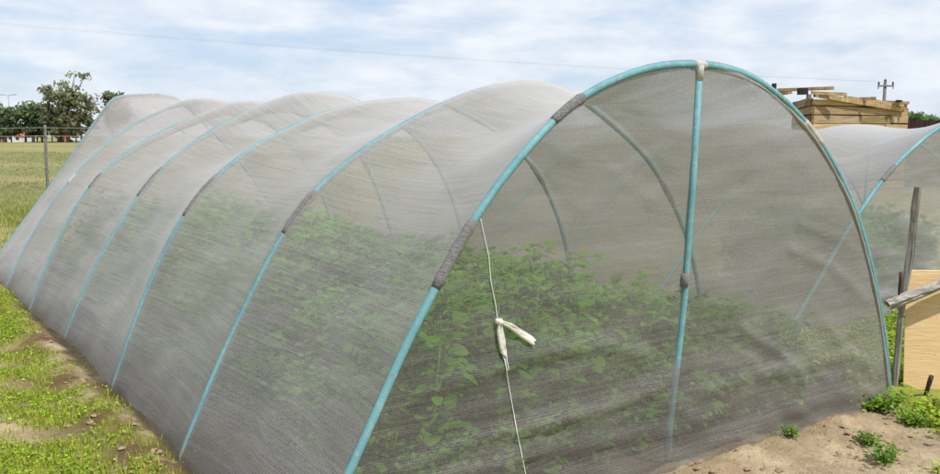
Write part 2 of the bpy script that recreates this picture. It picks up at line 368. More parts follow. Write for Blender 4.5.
def inpl(px, py):
    d_ = ray(px, py); c_ = np.array([0, 0, H_]); k_ = ((L1 - c_) @ NRM) / (d_ @ NRM); p_ = c_ + d_ * k_ - L1
    return float(p_ @ W), float(p_[2])
FOLDS = [([inpl(*p) for p in pl_], a_, w_) for pl_, a_, w_ in (
    (((375, 425), (430, 388), (480, 372), (540, 350), (600, 345), (640, 352)), .022, .028),
    (((400, 470), (470, 436), (540, 420), (600, 408), (650, 388), (690, 360)), .026, .026),
    (((560, 380), (600, 352), (625, 320)), .014, .022),
    (((690, 395), (740, 372), (790, 368), (850, 352)), .022, .026),
    (((740, 330), (775, 352), (800, 378)), .016, .020),
    (((790, 250), (835, 268), (868, 300)), .014, .026),
    (((800, 225), (845, 240), (866, 262)), .012, .022),
    (((700, 440), (760, 415), (820, 398), (880, 385)), .03, .03),
    (((430, 474), (520, 452), (600, 440), (668, 425)), .026, .028),
    (((600, 165), (650, 200), (685, 215)), .008, .03))]
def end_panel(foot, prof, mat, name, parent, off=0., folds=.03, seed=5, ncol=90, name_folds=False):
    sz, t = resample(prof); nh = MP // 2
    rows = []; uv = []
    # extra rows so the lower cloth is well subdivided
    idx = np.linspace(0, nh, nh * 3 + 1)
    for q in idx:
        l = np.array([np.interp(q, np.arange(MP + 1), sz[:, k]) for k in (0, 1)]); r = np.array([np.interp(MP - q, np.arange(MP + 1), sz[:, k]) for k in (0, 1)])
        c = np.linspace(0, 1, ncol + 1)[:, None]
        p = l * (1 - c) + r * c
        S = p[:, 0]; Z = p[:, 1]
        edge = np.clip(np.minimum(c[:, 0], 1 - c[:, 0]) * 8, 0, 1) * np.clip((nh - q) / 4, 0, 1)
        d = (fbm(S * 1.3, Z * 2.6, seed, 3) - .5) * .07 + (fbm(S * 2 + Z * 1.1, Z * 15 - S * 2.4, seed + 4, 3) - .5) * .022
        for fl, fa, fw in FOLDS if name_folds else ():
            best = np.full(len(S), 9.); 
            for (sa, za), (sb, zb) in zip(fl[:-1], fl[1:]):
                dx_, dz_ = sb - sa, zb - za; tt_ = np.clip(((S - sa) * dx_ + (Z - za) * dz_) / (dx_ ** 2 + dz_ ** 2), 0, 1)
                best = np.minimum(best, np.hypot(S - sa - tt_ * dx_, Z - za - tt_ * dz_))
            d = d - fa * np.exp(-(best / fw) ** 2)
        low = np.clip(1 - Z / .75, 0, 1)
        rid = np.abs(fbm(S * 1.5, Z * 4.5 + S * 1.1 + .5 * np.sin(S * 2.1), seed + 8, 3) - .5)
        d = d * (1 - .8 * np.exp(-((S - 1.92) / .16) ** 2))
        d = d - (1 - np.clip(rid * 7, 0, 1)) * folds * low - low ** 2 * .05
        hook = np.clip(1 - Z / .12, 0, 1)
        P3 = foot + np.outer(S, W) + np.outer(Z, [0, 0, 1.]) + np.outer(off + d * edge - .06 * hook * edge, NRM)
        rows.append(P3); uv.append(np.c_[S, Z + 11])
    Vt = np.concatenate(rows); U = np.concatenate(uv); n1 = ncol + 1
    ii, jj = np.meshgrid(np.arange(len(rows) - 1), np.arange(ncol), indexing='ij'); a = (ii * n1 + jj).ravel()
    Fq = np.c_[a, a + 1, a + n1 + 1, a + n1]
    me = fast_mesh(name, Vt, Fq, mat, smooth=True)
    lay = me.uv_layers.new(name='UVMap'); lay.data.foreach_set('uv', U[Fq.ravel()].astype(np.float32).ravel())
    return link(name, me, parent)

def hoop(foot, prof, parent, rad=.0168, sleeves=((.17, .215),), apex=True, mat=None):
    sz, t = resample(prof, 90); P = to3(foot, sz)
    h = MB().tube(P, rad, 10).build('hoop', mat or M['pipe'], parent, True)
    tot = t[-1]
    for a0, a1, kind in sleeves:
        n = 9; tt = np.linspace(a0, a1, n)
        pp = [np.array([np.interp(x * tot, t, P[:, k]) for k in range(3)]) for x in tt]
        rr = [rad * (1.15 + .22 * RNG.random()) for _ in range(n)]; rr[0] = rad * 1.08; rr[-1] = rad * 1.08
        MB().tube(pp, rr, 10).build('joint_sleeve', M[kind], h, True)
    return h

tunnel = empty('net_tunnel', 'large near hoop tunnel of turquoise pipes covered with grey shade net', 'greenhouse')
D, Pp = 'sleeve', 'sleeve_pale'
SL = [
 ((.205, .258, D), (.352, .385, D), (.503, .516, Pp), (.655, .690, Pp)),
 ((.215, .262, D), (.480, .515, Pp), (.755, .79, D)),
 ((.205, .262, D), (.485, .515, Pp), (.745, .785, D)),
 ((.215, .265, D), (.495, .525, Pp), (.74, .78, D)),
 ((.215, .245, D), (.49, .52, Pp), (.75, .785, D)),
 ((.22, .24, Pp), (.49, .52, Pp), (.75, .785, D)),
 ((.50, .53, D),),
]
for f, p, s in zip(FEET, PROF, SL): hoop(f, p, tunnel, sleeves=s)
net_cover(FEET, PROF, M['net'], 'net_cover', tunnel)
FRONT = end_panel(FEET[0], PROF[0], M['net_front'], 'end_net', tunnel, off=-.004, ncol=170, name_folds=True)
end_panel(FEET[6], PROF[6], M['net_end'], 'end_net', tunnel, off=.0, seed=21, ncol=40)
# the middle pole of the near end
def inplane(s, z, o=0.): return L1 + W * s + np.array([0, 0, z]) + NRM * o
post = MB().tube([inplane(1.975, 1.86, -.008), inplane(1.95, 1.3, -.010), inplane(1.92, .8, -.011), inplane(1.88, .42, -.008), inplane(1.862, .2, .0), inplane(1.85, -.05, .0)], .0160, 10).build('middle_pole', M['pipe'], tunnel, True)
MB().tube([inplane(1.909, .855, -.016), inplane(1.913, .89, -.017), inplane(1.916, .92, -.016)], [.0175, .0205, .0175], 10).build('coupling', M['sleeve'], post, True)
MB().tube([inplane(1.973, 1.80, -.008), inplane(1.974, 1.84, -.009), inplane(1.975, 1.868, -.008)], [.0175, .019, .0195], 10).build('tie_cloth', M['sleeve_pale'], post, True)
# cloth rolled round the right leg of the near hoop
sz, t = resample(PROF[0], 120)
pp = []; rr = []
for j in range(60, 119):
    c = np.array([1.87, .4]); d = c - sz[j]; d /= np.linalg.norm(d); k = (j - 60) / 58
    q = sz[j] + d * (.019 + .002 * math.sin(j * .5) + .002 * RNG.random()); pp.append(inplane(q[0], q[1], -.004 + .003 * math.sin(j * .53))); rr.append((.005 + .006 * min(1, k * 3)) * (.85 + .3 * RNG.random()))
hem = MB().tube(pp, rr, 8).build('gathered_hem', M['net_dense'], tunnel, True)
hem.data.uv_layers.new(name='UVMap')

# string and strip tied to the near end
from mathutils.bvhtree import BVHTree
_pm = FRONT.data; _bvh = BVHTree.FromPolygons([v.co.copy() for v in _pm.vertices], [tuple(p.vertices) for p in _pm.polygons])
def onfront(px, py, o=-.03):        # a place on the end net itself, lifted off it by a few millimetres
    d = ray(px, py); c = np.array([0, 0, H_])
    hit = _bvh.ray_cast(Vector(c), Vector(d).normalized())
    if hit[0] is not None: return np.array(hit[0]) + NRM * (o * .25)
    p0 = L1 + NRM * o; k = ((p0 - c) @ NRM) / (d @ NRM); return c + d * k
kn = onfront(497, 322, -.045)
tie = empty('tie_string', 'white string with a knotted pale strip hanging on the near end net', 'string')
top = [onfront(480, 219, -.028), onfront(484, 238, -.03), onfront(488, 256, -.032), onfront(490, 280, -.036), onfront(495, 305, -.042), kn]
bot = [kn, onfront(499, 340, -.045), onfront(505, 365, -.05), onfront(508, 385, -.055), onfront(511, 402, -.058), onfront(517, 435, -.062), onfront(525, 474, -.07), onfront(534, 505, -.085), onfront(538, 517, -.09)]
def dense(px_, o, n=6):
    q = []
    for (xa, ya), (xb, yb) in zip(px_[:-1], px_[1:]): q += [onfront(xa + (xb - xa) * i / n, ya + (yb - ya) * i / n, o) for i in range(n)]
    return q + [onfront(*px_[-1], o)]
MB().tube(dense([(480, 219), (484, 238), (488, 256), (490, 280), (495, 305), (497, 322), (499, 340), (505, 365), (508, 385), (511, 402), (517, 435), (525, 474), (534, 505), (538, 517)], -.02), .0019, 6).build('cord', M['string'], tie, True)
MB().tube([onfront(504, 348, -.05), onfront(505, 360, -.055), onfront(507, 368, -.056), onfront(505, 370, -.053), onfront(503, 358, -.05)], .0020, 6).build('loose_loop', M['string'], tie, True)
def strip(pts, ws, th=.010):
    mb = MB(); n = len(pts); vs = []
    for i in range(n):
        d = np.array(pts[min(i + 1, n - 1)]) - np.array(pts[max(i - 1, 0)]); d /= np.linalg.norm(d)
        sd = np.cross(d, NRM); sd /= np.linalg.norm(sd)
        for e, kx in ((-1, 0), (-.4, -th), (.3, th * .7), (1, -th * .3)): vs.append(np.array(pts[i]) + sd * ws[i] * e + NRM * kx)
    front = len(vs)
    vs2 = vs + [v + NRM * .003 for v in vs]
    fs = []
    for i in range(n - 1):
        for e in range(3):
            q = (i * 4 + e, i * 4 + e + 1, i * 4 + 5 + e, i * 4 + 4 + e); fs.append(q); fs.append(tuple(x + front for x in q[::-1]))
        fs.append((i * 4, i * 4 + 4, i * 4 + 4 + front, i * 4 + front)); fs.append((i * 4 + 3 + front, i * 4 + 7 + front, i * 4 + 7, i * 4 + 3))
    mb.add(vs2, fs); return mb
strip([onfront(498, 321, -.05), onfront(508, 325, -.054), onfront(519, 333, -.058), onfront(527, 338, -.062), onfront(532, 342, -.064)], [.008, .012, .015, .016, .013]).build('tail', M['ribbon'], tie, True)
strip([onfront(498, 321, -.05), onfront(498, 330, -.054), onfront(500, 341, -.056), onfront(501, 351, -.058), onfront(503, 355, -.058)], [.008, .014, .016, .012, .004]).build('tail', M['ribbon'], tie, True)
MB().tube([onfront(494, 320, -.05), onfront(498, 321, -.055), onfront(501, 323, -.05)], [.009, .015, .009], 8).build('knot', M['ribbon'], tie, True)

# ------------------------------------------------------------------ the far tunnel on the right
LB = np.array([2.43, 6.23, 0.]); SX = 1.62
ZB = [1.78, 1.655, 1.68, 1.66, 1.70, 1.66]
PB = [[(s * SX, z * h / 1.872) for s, z in PROF[0]] for h in ZB]
FB = [LB + A * 1.39 * k for k in range(6)]
tun2 = empty('net_tunnel', 'wider low hoop tunnel under grey net behind the stake on the right', 'greenhouse')
for k, (f, p) in enumerate(zip(FB, PB)):
    hoop(f, p, tun2, rad=.017, sleeves=((.232, .262, D), (.49, .51, Pp)))
_W0 = W
net_cover(FB, PB, M['net_far'], 'net_cover', tun2, sag_top=.17, sag_side=.05, seed=31, nu=10)
end_panel(FB[0], PB[0], M['net_far'], 'end_net', tun2, off=-.012, folds=.05, seed=41, ncol=110)
end_panel(FB[5], PB[5], M['net_far'], 'end_net', tun2, folds=.02, seed=44, ncol=40)
# bent pole inside the second hoop
def in2(s, z, k=1, o=0.): return FB[k] + W * s + np.array([0, 0, z]) + NRM * o
ap = 1.97 * SX
MB().tube([in2(ap, 1.63), in2(ap + .10, 1.56), in2(ap + .17, 1.43), in2(ap + .20, 1.25), in2(ap + .19, 1.0), in2(ap + .17, .6), in2(ap + .17, -.05)], .017, 8).build('bent_pole', M['pipe'], tun2, True)

# ------------------------------------------------------------------ ground
def st_of(x, y):
    dx = x - L1[0]; dy = y - L1[1]
    # skewed frame: s along W, t along A
    det = W[0] * A[1] - W[1] * A[0]
    return (dx * A[1] - dy * A[0]) / det, (W[0] * dy - W[1] * dx) / det
TL = np.linalg.norm(FEET[6] - FEET[0])
def rect_dist(x, y):
    s, t = st_of(x, y)
    ds = np.maximum(-s, s - 3.73); dt = np.maximum(-t, t - TL)
    return np.where((ds < 0) & (dt < 0), np.maximum(ds, dt), np.hypot(np.maximum(ds, 0), np.maximum(dt, 0)))
def gz(x, y):
    near = np.exp(-((x) ** 2 + (y - 6) ** 2) / 900.)
    z = (fbm(x * 1.6, y * 1.6, 50, 4) - .5) * .07 * near + (fbm(x * 9, y * 9, 60, 3) - .5) * .035 * near
    d = rect_dist(x, y)
    s, t = st_of(x, y)
    frontside = np.clip(1 - np.abs(t + .1) / .5, 0, 1)
    amp = .065 + .04 * (fbm(x * 4, y * 4, 71, 3) - .5) * 2 - .03 * frontside
    z = z + np.exp(-((d - .14) / .13) ** 2) * amp
    z = z + np.exp(-((d - .14) / .16) ** 2) * (fbm(x * 16, y * 16, 77, 3) - .5) * .06
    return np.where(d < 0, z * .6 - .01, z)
PATCH = [((30, 349), .55, .20), ((100, 358), .45, .16), ((28, 386), .42, .17), ((75, 388), .3, .12), ((40, 437), .40, .13), ((-40, 430), .5, .2), ((95, 432), .15, .07), ((14, 366), .35, .1), ((140, 462), .3, .09), ((20, 405), .25, .05)]
PATCH = [(gnd(*c), a, b) for c, a, b in PATCH]
def green(x, y):
    """0..1 how much living cover stands here"""
    x = np.asarray(x, float); y = np.asarray(y, float)
    n = fbm(x * 1.7, y * 2.2, 90, 4); n2 = fbm(x * 6, y * 6, 95, 3)
    g = np.clip((n * .65 + n2 * .45 - .46) * 6 + .85, 0, 1)
    for c, a, b in PATCH:
        e = ((x - c[0]) / a / .66) ** 2 + ((y - c[1]) / b / 1.2) ** 2
        g = g * (1 - np.exp(-e * e) * np.clip(1.25 - n2 * .8, 0, 1))
    d = rect_dist(x, y); s, t = st_of(x, y)
    soil = np.clip(1.2 - d / (.10 + .36 * n * np.clip(1.25 - t / 6, .1, 1)), 0, 1)            # dug soil along the cloth
    g = g * (1 - soil * np.clip(1.15 - .55 * n2, 0, 1))
    # bare front
    fr = np.clip(1 - np.abs(t + .45) / .75, 0, 1) * np.clip((s - .2) / .6, 0, 1) * np.clip((4.05 - s) / .5, 0, 1)
    g = g * (1 - np.clip(fr * 1.4, 0, .97))
    # path between the tunnels and the right corner are green
    rt = np.clip((s - 3.44 - .5 * np.minimum(t + .1, 0) + .35 * (n2 - .5)) / .15, 0, 1) * np.clip((t + 1.15) / .35, 0, 1)
    g = np.maximum(g, rt * .95 * np.clip(n2 * 1.9, 0, 1) + rt * .10)
    far = np.clip((y - 9) / 8, 0, 1)
    g = g * (1 - far) + far * np.clip(.45 + (n - .5) * 1.6, 0, 1)
    return np.where(d < 0, .0, g)
def axis(lo, f0, f1, hi, step, grow=1.11):
    mid = list(np.arange(f0, f1, step)); a = []; s = step; p = f0
    while p > lo: s *= grow; p -= s; a.append(max(p, lo))
    b = []; s = step; p = mid[-1]
    while p < hi: s *= grow; p += s; b.append(min(p, hi))
    return np.array(a[::-1] + mid + b)
gx = axis(-900, -6.5, 5.0, 900, .038); gy = axis(-40, 2.2, 11.0, 2500, .042)
X, Y = np.meshgrid(gx, gy, indexing='ij')
Z = gz(X, Y); G = green(X, Y)
d = rect_dist(X, Y); s_, t_ = st_of(X, Y)
sand = np.array([.53, .41, .265]); brown = np.array([.17, .105, .058]); dark = np.array([.075, .062, .038])
grn = np.array([.28, .32, .045]); straw = np.array([.28, .24, .105]); fgreen = np.array([.19, .205, .07])
c = np.ones(X.shape + (3,)) * sand
c = c * (.86 + .28 * fbm(X * 2.5, Y * 2.5, 130, 4))[..., None]
mixto = lambda c, k, col: c * (1 - k[..., None]) + k[..., None] * col
c = mixto(c, np.clip(1.5 - d / .5, 0, 1) * np.clip(fbm(X * 5, Y * 5, 140, 4) * 3.2 - .6, 0, 1) * np.where(t_ < .1, .45, 1), brown)
c = c * (.8 + .4 * fbm(X * 14, Y * 14, 141, 3))[..., None]
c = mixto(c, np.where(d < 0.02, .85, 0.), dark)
c = mixto(c, np.clip(G * .85, 0, 1), grn * 1.0)
far = np.clip((Y - 8) / 10, 0, 1)
band = fbm(X * .05, Y * .16, 150, 4)
fc = straw * (1 - np.clip((band - .38) * 4, 0, 1))[..., None] + fgreen * np.clip((band - .38) * 4, 0, 1)[..., None]
fc = fc * (.8 + .4 * fbm(X * .6, Y * .6, 155, 4))[..., None]
c = mixto(c, far, fc)
nx_, ny_ = X.shape
V = np.c_[X.ravel(), Y.ravel(), Z.ravel()]
ii, jj = np.meshgrid(np.arange(nx_ - 1), np.arange(ny_ - 1), indexing='ij'); a = (ii * ny_ + jj).ravel()
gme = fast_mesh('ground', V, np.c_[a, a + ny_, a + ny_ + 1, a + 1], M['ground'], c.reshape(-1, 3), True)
tag(link('ground', gme), kind='structure')
tag(MB().box((-420, 208, .02), (900, 0, 0), (0, 8, 0), (0, 0, .06)).build('road', M['asphalt']), kind='structure')

# ------------------------------------------------------------------ ground cover (grass and small leaves)
def scatter_blades(name, label, pts, hmin, hmax, wid, nb, spread, cols, lean=.5):
    n = len(pts) * nb
    base = np.repeat(pts, nb, axis=0) + np.c_[RNG.normal(0, spread, (n, 2)), np.zeros(n)]
    base[:, 2] = gz(base[:, 0], base[:, 1]) - .004
    ang = RNG.uniform(0, 2 * np.pi, n); h = RNG.uniform(hmin, hmax, n); ln = RNG.uniform(.1, lean, n) * h
    dr = np.c_[np.cos(ang), np.sin(ang), np.zeros(n)]; sd = np.c_[-np.sin(ang), np.cos(ang), np.zeros(n)]
    ta = RNG.uniform(0, 2 * np.pi, n); sd = np.c_[np.cos(ta), np.sin(ta), np.zeros(n)]
    w = wid * RNG.uniform(.6, 1.3, n)[:, None]
    mid = base + dr * ln[:, None] * .35 + np.c_[np.zeros((n, 2)), h * .6]
    tip = base + dr * ln[:, None] + np.c_[np.zeros((n, 2)), h]
    V = np.stack([base - sd * w, base + sd * w, mid + sd * w * .8, mid - sd * w * .8, tip + sd * w * .1, tip - sd * w * .1], 1).reshape(-1, 3)
    o = np.arange(n)[:, None] * 6
    Fq = np.concatenate([o + [0, 1, 2, 3], o + [3, 2, 4, 5]], 0)
    ci = np.array(cols)[RNG.integers(0, len(cols), n)] * RNG.uniform(.75, 1.25, (n, 1))
    me = fast_mesh(name, V, Fq, M['grass'], np.repeat(ci, 6, axis=0))
    return tag(link(name, me), label, kind='stuff')
def scatter_leaves(name, label, pts, size, nl, spread, hmax, cols):
    n = len(pts) * nl
    base = np.repeat(pts, nl, axis=0) + np.c_[RNG.normal(0, spread, (n, 2)), np.zeros(n)]
    base[:, 2] = gz(base[:, 0], base[:, 1]) + RNG.uniform(.004, hmax, n)
    ang = RNG.uniform(0, 2 * np.pi, n); tl = RNG.uniform(-.2, .7, n); L = size * RNG.uniform(.5, 1.35, n)
    dr = np.c_[np.cos(ang) * np.cos(tl), np.sin(ang) * np.cos(tl), np.sin(tl)] * L[:, None]
    ro = RNG.uniform(-.5, .5, n)
    sd = np.c_[-np.sin(ang) * np.cos(ro), np.cos(ang) * np.cos(ro), np.sin(ro)] * (L * RNG.uniform(.3, .45, n))[:, None]
    dn = np.c_[np.zeros((n, 2)), -L * .12]
    V = np.stack([base, base + dr * .35 + sd, base + dr * .8 + sd * .7 + dn, base + dr + dn * 2, base + dr * .8 - sd * .7 + dn, base + dr * .35 - sd], 1).reshape(-1, 3)
    o = np.arange(n)[:, None] * 6
    Fq = np.concatenate([o + [0, 1, 2, 3], o + [0, 3, 4, 5]], 0)
    ci = np.array(cols)[RNG.integers(0, len(cols), n)] * RNG.uniform(.7, 1.25, (n, 1))
    me = fast_mesh(name, V, Fq, M['grass'], np.repeat(ci, 6, axis=0))
    return tag(link(name, me), label, kind='stuff')
def pts_in(n, x0, x1, y0, y1, th=0., pw=1.0, vis=True):
    x = RNG.uniform(x0, x1, n); y = RNG.uniform(y0, y1, n)
    k = green(x, y) ** pw > RNG.uniform(th, 1, n)
    if vis:
        k &= (np.abs(x) < .72 * y + 1.1)
    k &= ~((x > 2.35) & (x < 4.2) & (y > 4.60) & (y < 4.95))
    x = x[k]; y = y[k]
    return np.c_[x, y, np.zeros(len(x))]
GC = [(.33, .43, .03), (.40, .48, .04), (.23, .34, .02), (.42, .43, .07), (.40, .34, .13)]
LC = [(.26, .41, .02), (.34, .49, .03), (.40, .52, .035), (.19, .32, .02)]
pn = pts_in(27000, -5.9, .3, 3.2, 9.5, .10, .9)
scatter_blades('grass', 'short bright green grass with bare sandy patches left of near tunnel', pn, .015, .05, .0030, 10, .04, GC)
pl = pts_in(14000, -5.5, .3, 3.2, 8.5, .15, 1.1)
scatter_leaves('ground_cover', 'low leafy weeds creeping over the sand left of near tunnel', pl, .017, 9, .035, .03, LC)
pr = np.r_[pts_in(6500, 1.2, 5.6, 3.2, 7.5, .10, 1.0)]
scatter_blades('grass', 'green grass around the yellow board at the right', pr, .025, .09, .0032, 8, .03, GC)
pr2 = pts_in(9000, 1.2, 5.6, 3.2, 7.0, .12, 1.0)
scatter_leaves('ground_cover', 'leafy weeds on the soil near the right tunnel foot', pr2, .032, 9, .035, .05, LC)
FC = [(.36, .32, .14), (.29, .30, .11), (.21, .25, .07), (.40, .34, .17), (.45, .39, .21)]
pf = pts_in(9000, -16, -3.5, 8.5, 26, .0, .5)
scatter_blades('field_grass', 'tall dry yellow green grass of the open field behind the wire fence', pf, .02, .07, .006, 9, .14, FC, .9)
pf2 = pts_in(9000, -60, -8, 24, 80, .0, .4)
scatter_blades('field_grass', 'straw coloured grass far out in the open field', pf2, .03, .09, .02, 7, .25, FC, .6)
pg = gnd(18, 218); 
pf3 = np.c_[RNG.normal(pg[0] - .8, 1.6, 800), RNG.normal(pg[1], 1.3, 800), np.zeros(800)]
pf3 = pf3[rect_dist(pf3[:, 0], pf3[:, 1]) > .25]
scatter_blades('field_grass', 'lush green grass patch at the far left end of the near tunnel', pf3, .05, .15, .007, 9, .08, [(.26, .32, .06), (.32, .36, .08), (.36, .36, .11)], .6)
# clods along the dug soil
cl = MB()
for k in range(900):
    side = RNG.random()
    if side < .6: p = L1 - W * RNG.uniform(.06, .38) + A * RNG.uniform(.6, 7.5)
    else: p = L1 + W * RNG.uniform(.8, 3.9) - A * RNG.uniform(.06, .6)
    r = .003 + .019 * RNG.random() ** 3; z = float(gz(p[0], p[1]))
    n = 6; vs = [p + np.array([0, 0, z + r * .8])]
    for q in range(n):
        a_ = q * 2 * math.pi / n; rr = r * RNG.uniform(.7, 1.3); vs.append(p + np.array([rr * math.cos(a_), rr * math.sin(a_), z + r * RNG.uniform(-.1, .35)]))
    cl.add(vs, [(0, 1 + q, 1 + (q + 1) % n) for q in range(n)])
M['clod'] = simple('soil_clod', (.17, .115, .07), (.33, .245, .16), 30, .95, .5)
tag(cl.build('soil_clods', M['clod'], smooth=True), 'loose brown soil clods along the foot of the net', kind='stuff')

# ------------------------------------------------------------------ plants
def leaf(mb, p, dr, up, L, wd, fold=.25, droop=.3):
    dr = dr / np.linalg.norm(dr); sd = np.cross(dr, up); sd /= (np.linalg.norm(sd) + 1e-6); nn = np.cross(sd, dr)
    vs = []
    prof_ = ((0, .12), (.28, .85), (.6, 1.0), (.85, .62), (1.0, .08))
    for t, w_ in prof_:
        c0 = p + dr * L * t - np.array([0, 0, 1.]) * droop * L * t * t
        vs += [c0 - sd * wd * w_ + nn * fold * wd * w_, c0, c0 + sd * wd * w_ + nn * fold * wd * w_]
    fs = []
    for i in range(4): fs += [(3 * i, 3 * i + 1, 3 * i + 4, 3 * i + 3), (3 * i + 1, 3 * i + 2, 3 * i + 5, 3 * i + 4)]
    mb.add(vs, fs)
def plant_mesh(name, mat, hgt, spread, nst, nl, L, broad, seed):
    global RNG
    g = np.random.default_rng(seed); mb = MB()
    for q in range(nst):
        a_ = q * 2.4 + g.uniform(0, .6); lean = g.uniform(.1, 1) * spread
        hh = hgt * g.uniform(.7, 1.05)
        b0 = np.array([g.normal(0, .03), g.normal(0, .03), 0]); tp = b0 + np.array([math.cos(a_) * lean, math.sin(a_) * lean, hh])
        md = (b0 + tp) / 2 + np.array([0, 0, hh * .08])
        mb.tube([b0, md, tp], [.006, .005, .003], 5)
        for k in range(nl):
            t = g.uniform(.10, 1.0) ** .8
            p = b0 * (1 - t) + tp * t
            az = g.uniform(0, 6.28); el = g.uniform(-.1, .9)
            dr = np.array([math.cos(az) * math.cos(el), math.sin(az) * math.cos(el), math.sin(el)])
            st = p + dr * g.uniform(.02, .07)
            l_ = L * g.uniform(.65, 1.25)
            leaf(mb, st, dr, np.array([g.normal(0, .3), g.normal(0, .3), 1.]), l_, l_ * broad * g.uniform(.8, 1.2), g.uniform(.1, .4), g.uniform(.1, .6))
    return mb.mesh(name, mat, True)
tall = [plant_mesh('crop_plant', M['leaf'], .70, .22, 14, 27, .070, .42, 100 + k) for k in range(5)]
low = [plant_mesh('crop_plant', M['leaf_low'], .42, .18, 18, 12, .068, .48, 200 + k) for k in range(4)]
cnt = 0
rows = [.62, .95, 1.28, 1.61, 1.94, 2.27, 2.62]
for ri, s0 in enumerate(rows):
    tt = .52
    while tt < 7.9:
        s = s0 + RNG.normal(0, .05); p = L1 + W * s + A * tt
        o = link('crop_plant', tall[RNG.integers(0, 5)]); sc_ = RNG.uniform(.82, 1.18) * (.66 if s0 < .7 else (.9 if s0 < 1 else 1.1)) * (.78 if s0 > 2.6 else 1)
        if s0 > 1.5 and tt < .9: sc_ *= .72
        o.location = (p[0], p[1], float(gz(p[0], p[1])) - .01); o.rotation_euler = (0, 0, RNG.uniform(0, 6.28)); o.scale = (sc_ * 1.1, sc_ * 1.1, sc_)
        tag(o, 'tall leafy crop plant in the dense bed under the near net tunnel', 'plant', 'tall crop plants inside the near tunnel'); cnt += 1
        tt += RNG.uniform(.30, .42)
for s0 in (2.82, 3.08, 3.36):
    tt = .38
    while tt < 7.9:
        s = s0 + RNG.normal(0, .03); p = L1 + W * s + A * tt
        o = link('broad_leaf_plant', low[RNG.integers(0, 4)]); sc_ = RNG.uniform(.85, 1.3) * (.92 if s0 > 3.2 else 1.08)
        o.location = (p[0], p[1], float(gz(p[0], p[1])) - .01); o.rotation_euler = (0, 0, RNG.uniform(0, 6.28)); o.scale = (sc_,) * 3
        tag(o, 'low broad leaved plant in the row along the right side of near tunnel', 'plant', 'low broad leaved plants inside the near tunnel')
        tt += RNG.uniform(.22, .36)
def low_plant(s, tt, sc_):
    p = L1 + W * s + A * tt
    o = link('broad_leaf_plant', low[RNG.integers(0, 4)])
    o.location = (p[0], p[1], float(gz(p[0], p[1])) - .01); o.rotation_euler = (0, 0, RNG.uniform(0, 6.28)); o.scale = (sc_,) * 3
    return o
for k in range(19):
    tag(low_plant(.44 + RNG.normal(0, .02), .42 + k * .39, RNG.uniform(.42, .56)), 'small leafy plant along the inside of the left wall of the near tunnel', 'plant', 'small plants along the left wall inside the near tunnel')
for k in range(11):
    tag(low_plant(.62 + k * .255 + RNG.normal(0, .03), .24 + RNG.uniform(0, .05), RNG.uniform(.55, .8)), 'small leafy plant just behind the front net of the near tunnel', 'plant', 'small plants just behind the front net')
for k in range(60):
    s = RNG.uniform(1.05, 3.0); tt = RNG.uniform(.3, 1.5); p = LB + W * s + A * tt
    o = link('crop_plant', tall[k % 5]); sc_ = RNG.uniform(.9, 1.2); o.location = (p[0], p[1], -.01); o.rotation_euler = (0, 0, RNG.uniform(0, 6.28)); o.scale = (sc_,) * 3
    tag(o, 'leafy crop plant inside the wider net tunnel at the right', 'plant', 'crop plants inside the right tunnel')
# bigger weeds
def weed(px, py, sc_, label, seed):
    p = gnd(px, py); me = plant_mesh('weed', M['weed'], .15, .17, 14, 9, .042, .42, seed)
    a = me.color_attributes.new('tint', 'FLOAT_COLOR', 'POINT'); a.data.foreach_set('color', np.ones(len(me.vertices) * 4, np.float32))
    o = link('weed', me); o.location = (p[0], p[1], float(gz(p[0], p[1])) - .01); o.scale = (sc_,) * 3
    return tag(o, label, 'weed', 'leafy weeds at the tunnel foot')
weed(884, 411, .72, 'bushy bright green weed at the right foot of the near hoop', 301)
weed(868, 410, .6, 'small green weed against the net just left of the bushy one', 302)
weed(912, 424, .5, 'green weed in front of the yellow board bottom edge', 303)
weed(882, 463, .55, 'small weed clump on the bare soil near the bottom right', 304)
weed(868, 444, .45, 'tiny weed on the bare soil below the bushy weed', 305)
weed(790, 446, .35, 'lone seedling on bare soil beside the net, right of the middle pole', 306)

# ------------------------------------------------------------------ right corner: stake, branch, board
def lump_tube(pts, r0, r1, n=10, jit=.12, sub_=3, ell=1.):
    pts = [np.array(p, float) for p in pts]; q = []; rr = []; T = len(pts) - 1
    for i in range(T):
        for k in range(sub_):
            t = k / sub_; q.append(pts[i] * (1 - t) + pts[i + 1] * t)
    q.append(pts[-1]); m = len(q)
    for i in range(1, m - 1): q[i] = q[i] + RNG.normal(0, r0 * .06, 3)
    rr = [(r0 + (r1 - r0) * i / (m - 1)) * RNG.uniform(1 - jit, 1 + jit) for i in range(m)]
    return MB().tube(q, rr, n, ell=ell)
tag(lump_tube([at(893.5, 399, 4.90), at(896, 372, 4.90), at(900, 322, 4.89), at(903, 296, 4.90), at(911, 250, 4.88), at(913, 222, 4.88), at(918, 187, 4.86)], .018, .021, 6, .18).build('wooden_stake', M['wood_grey'], None, False),
    'tall weathered leaning wooden stake beside the yellow board', 'stake')
tag(lump_tube([at(899, 310, 4.97), at(900, 292, 4.97), at(901, 272, 4.97)], .011, .012, 8, .2).build('wooden_stake', M['wood_dark'], None, True),
    'short dark reddish broken stake behind the pale branch', 'stake')
tag(lump_tube([at(887, 304, 4.84), at(896, 300.5, 4.84), at(910, 295, 4.84), at(940, 285, 4.845), at(985, 270, 4.85)], .030, .042, 7, .10, ell=.75).tube([at(890, 309, 4.84), at(899, 304.5, 4.835), at(915, 297.5, 4.83), at(935, 290, 4.835)], [.006, .016, .019, .012], 5).build('branch', M['wood_pale'], None, False),
    'pale weathered branch lying across the stake and yellow board', 'branch')
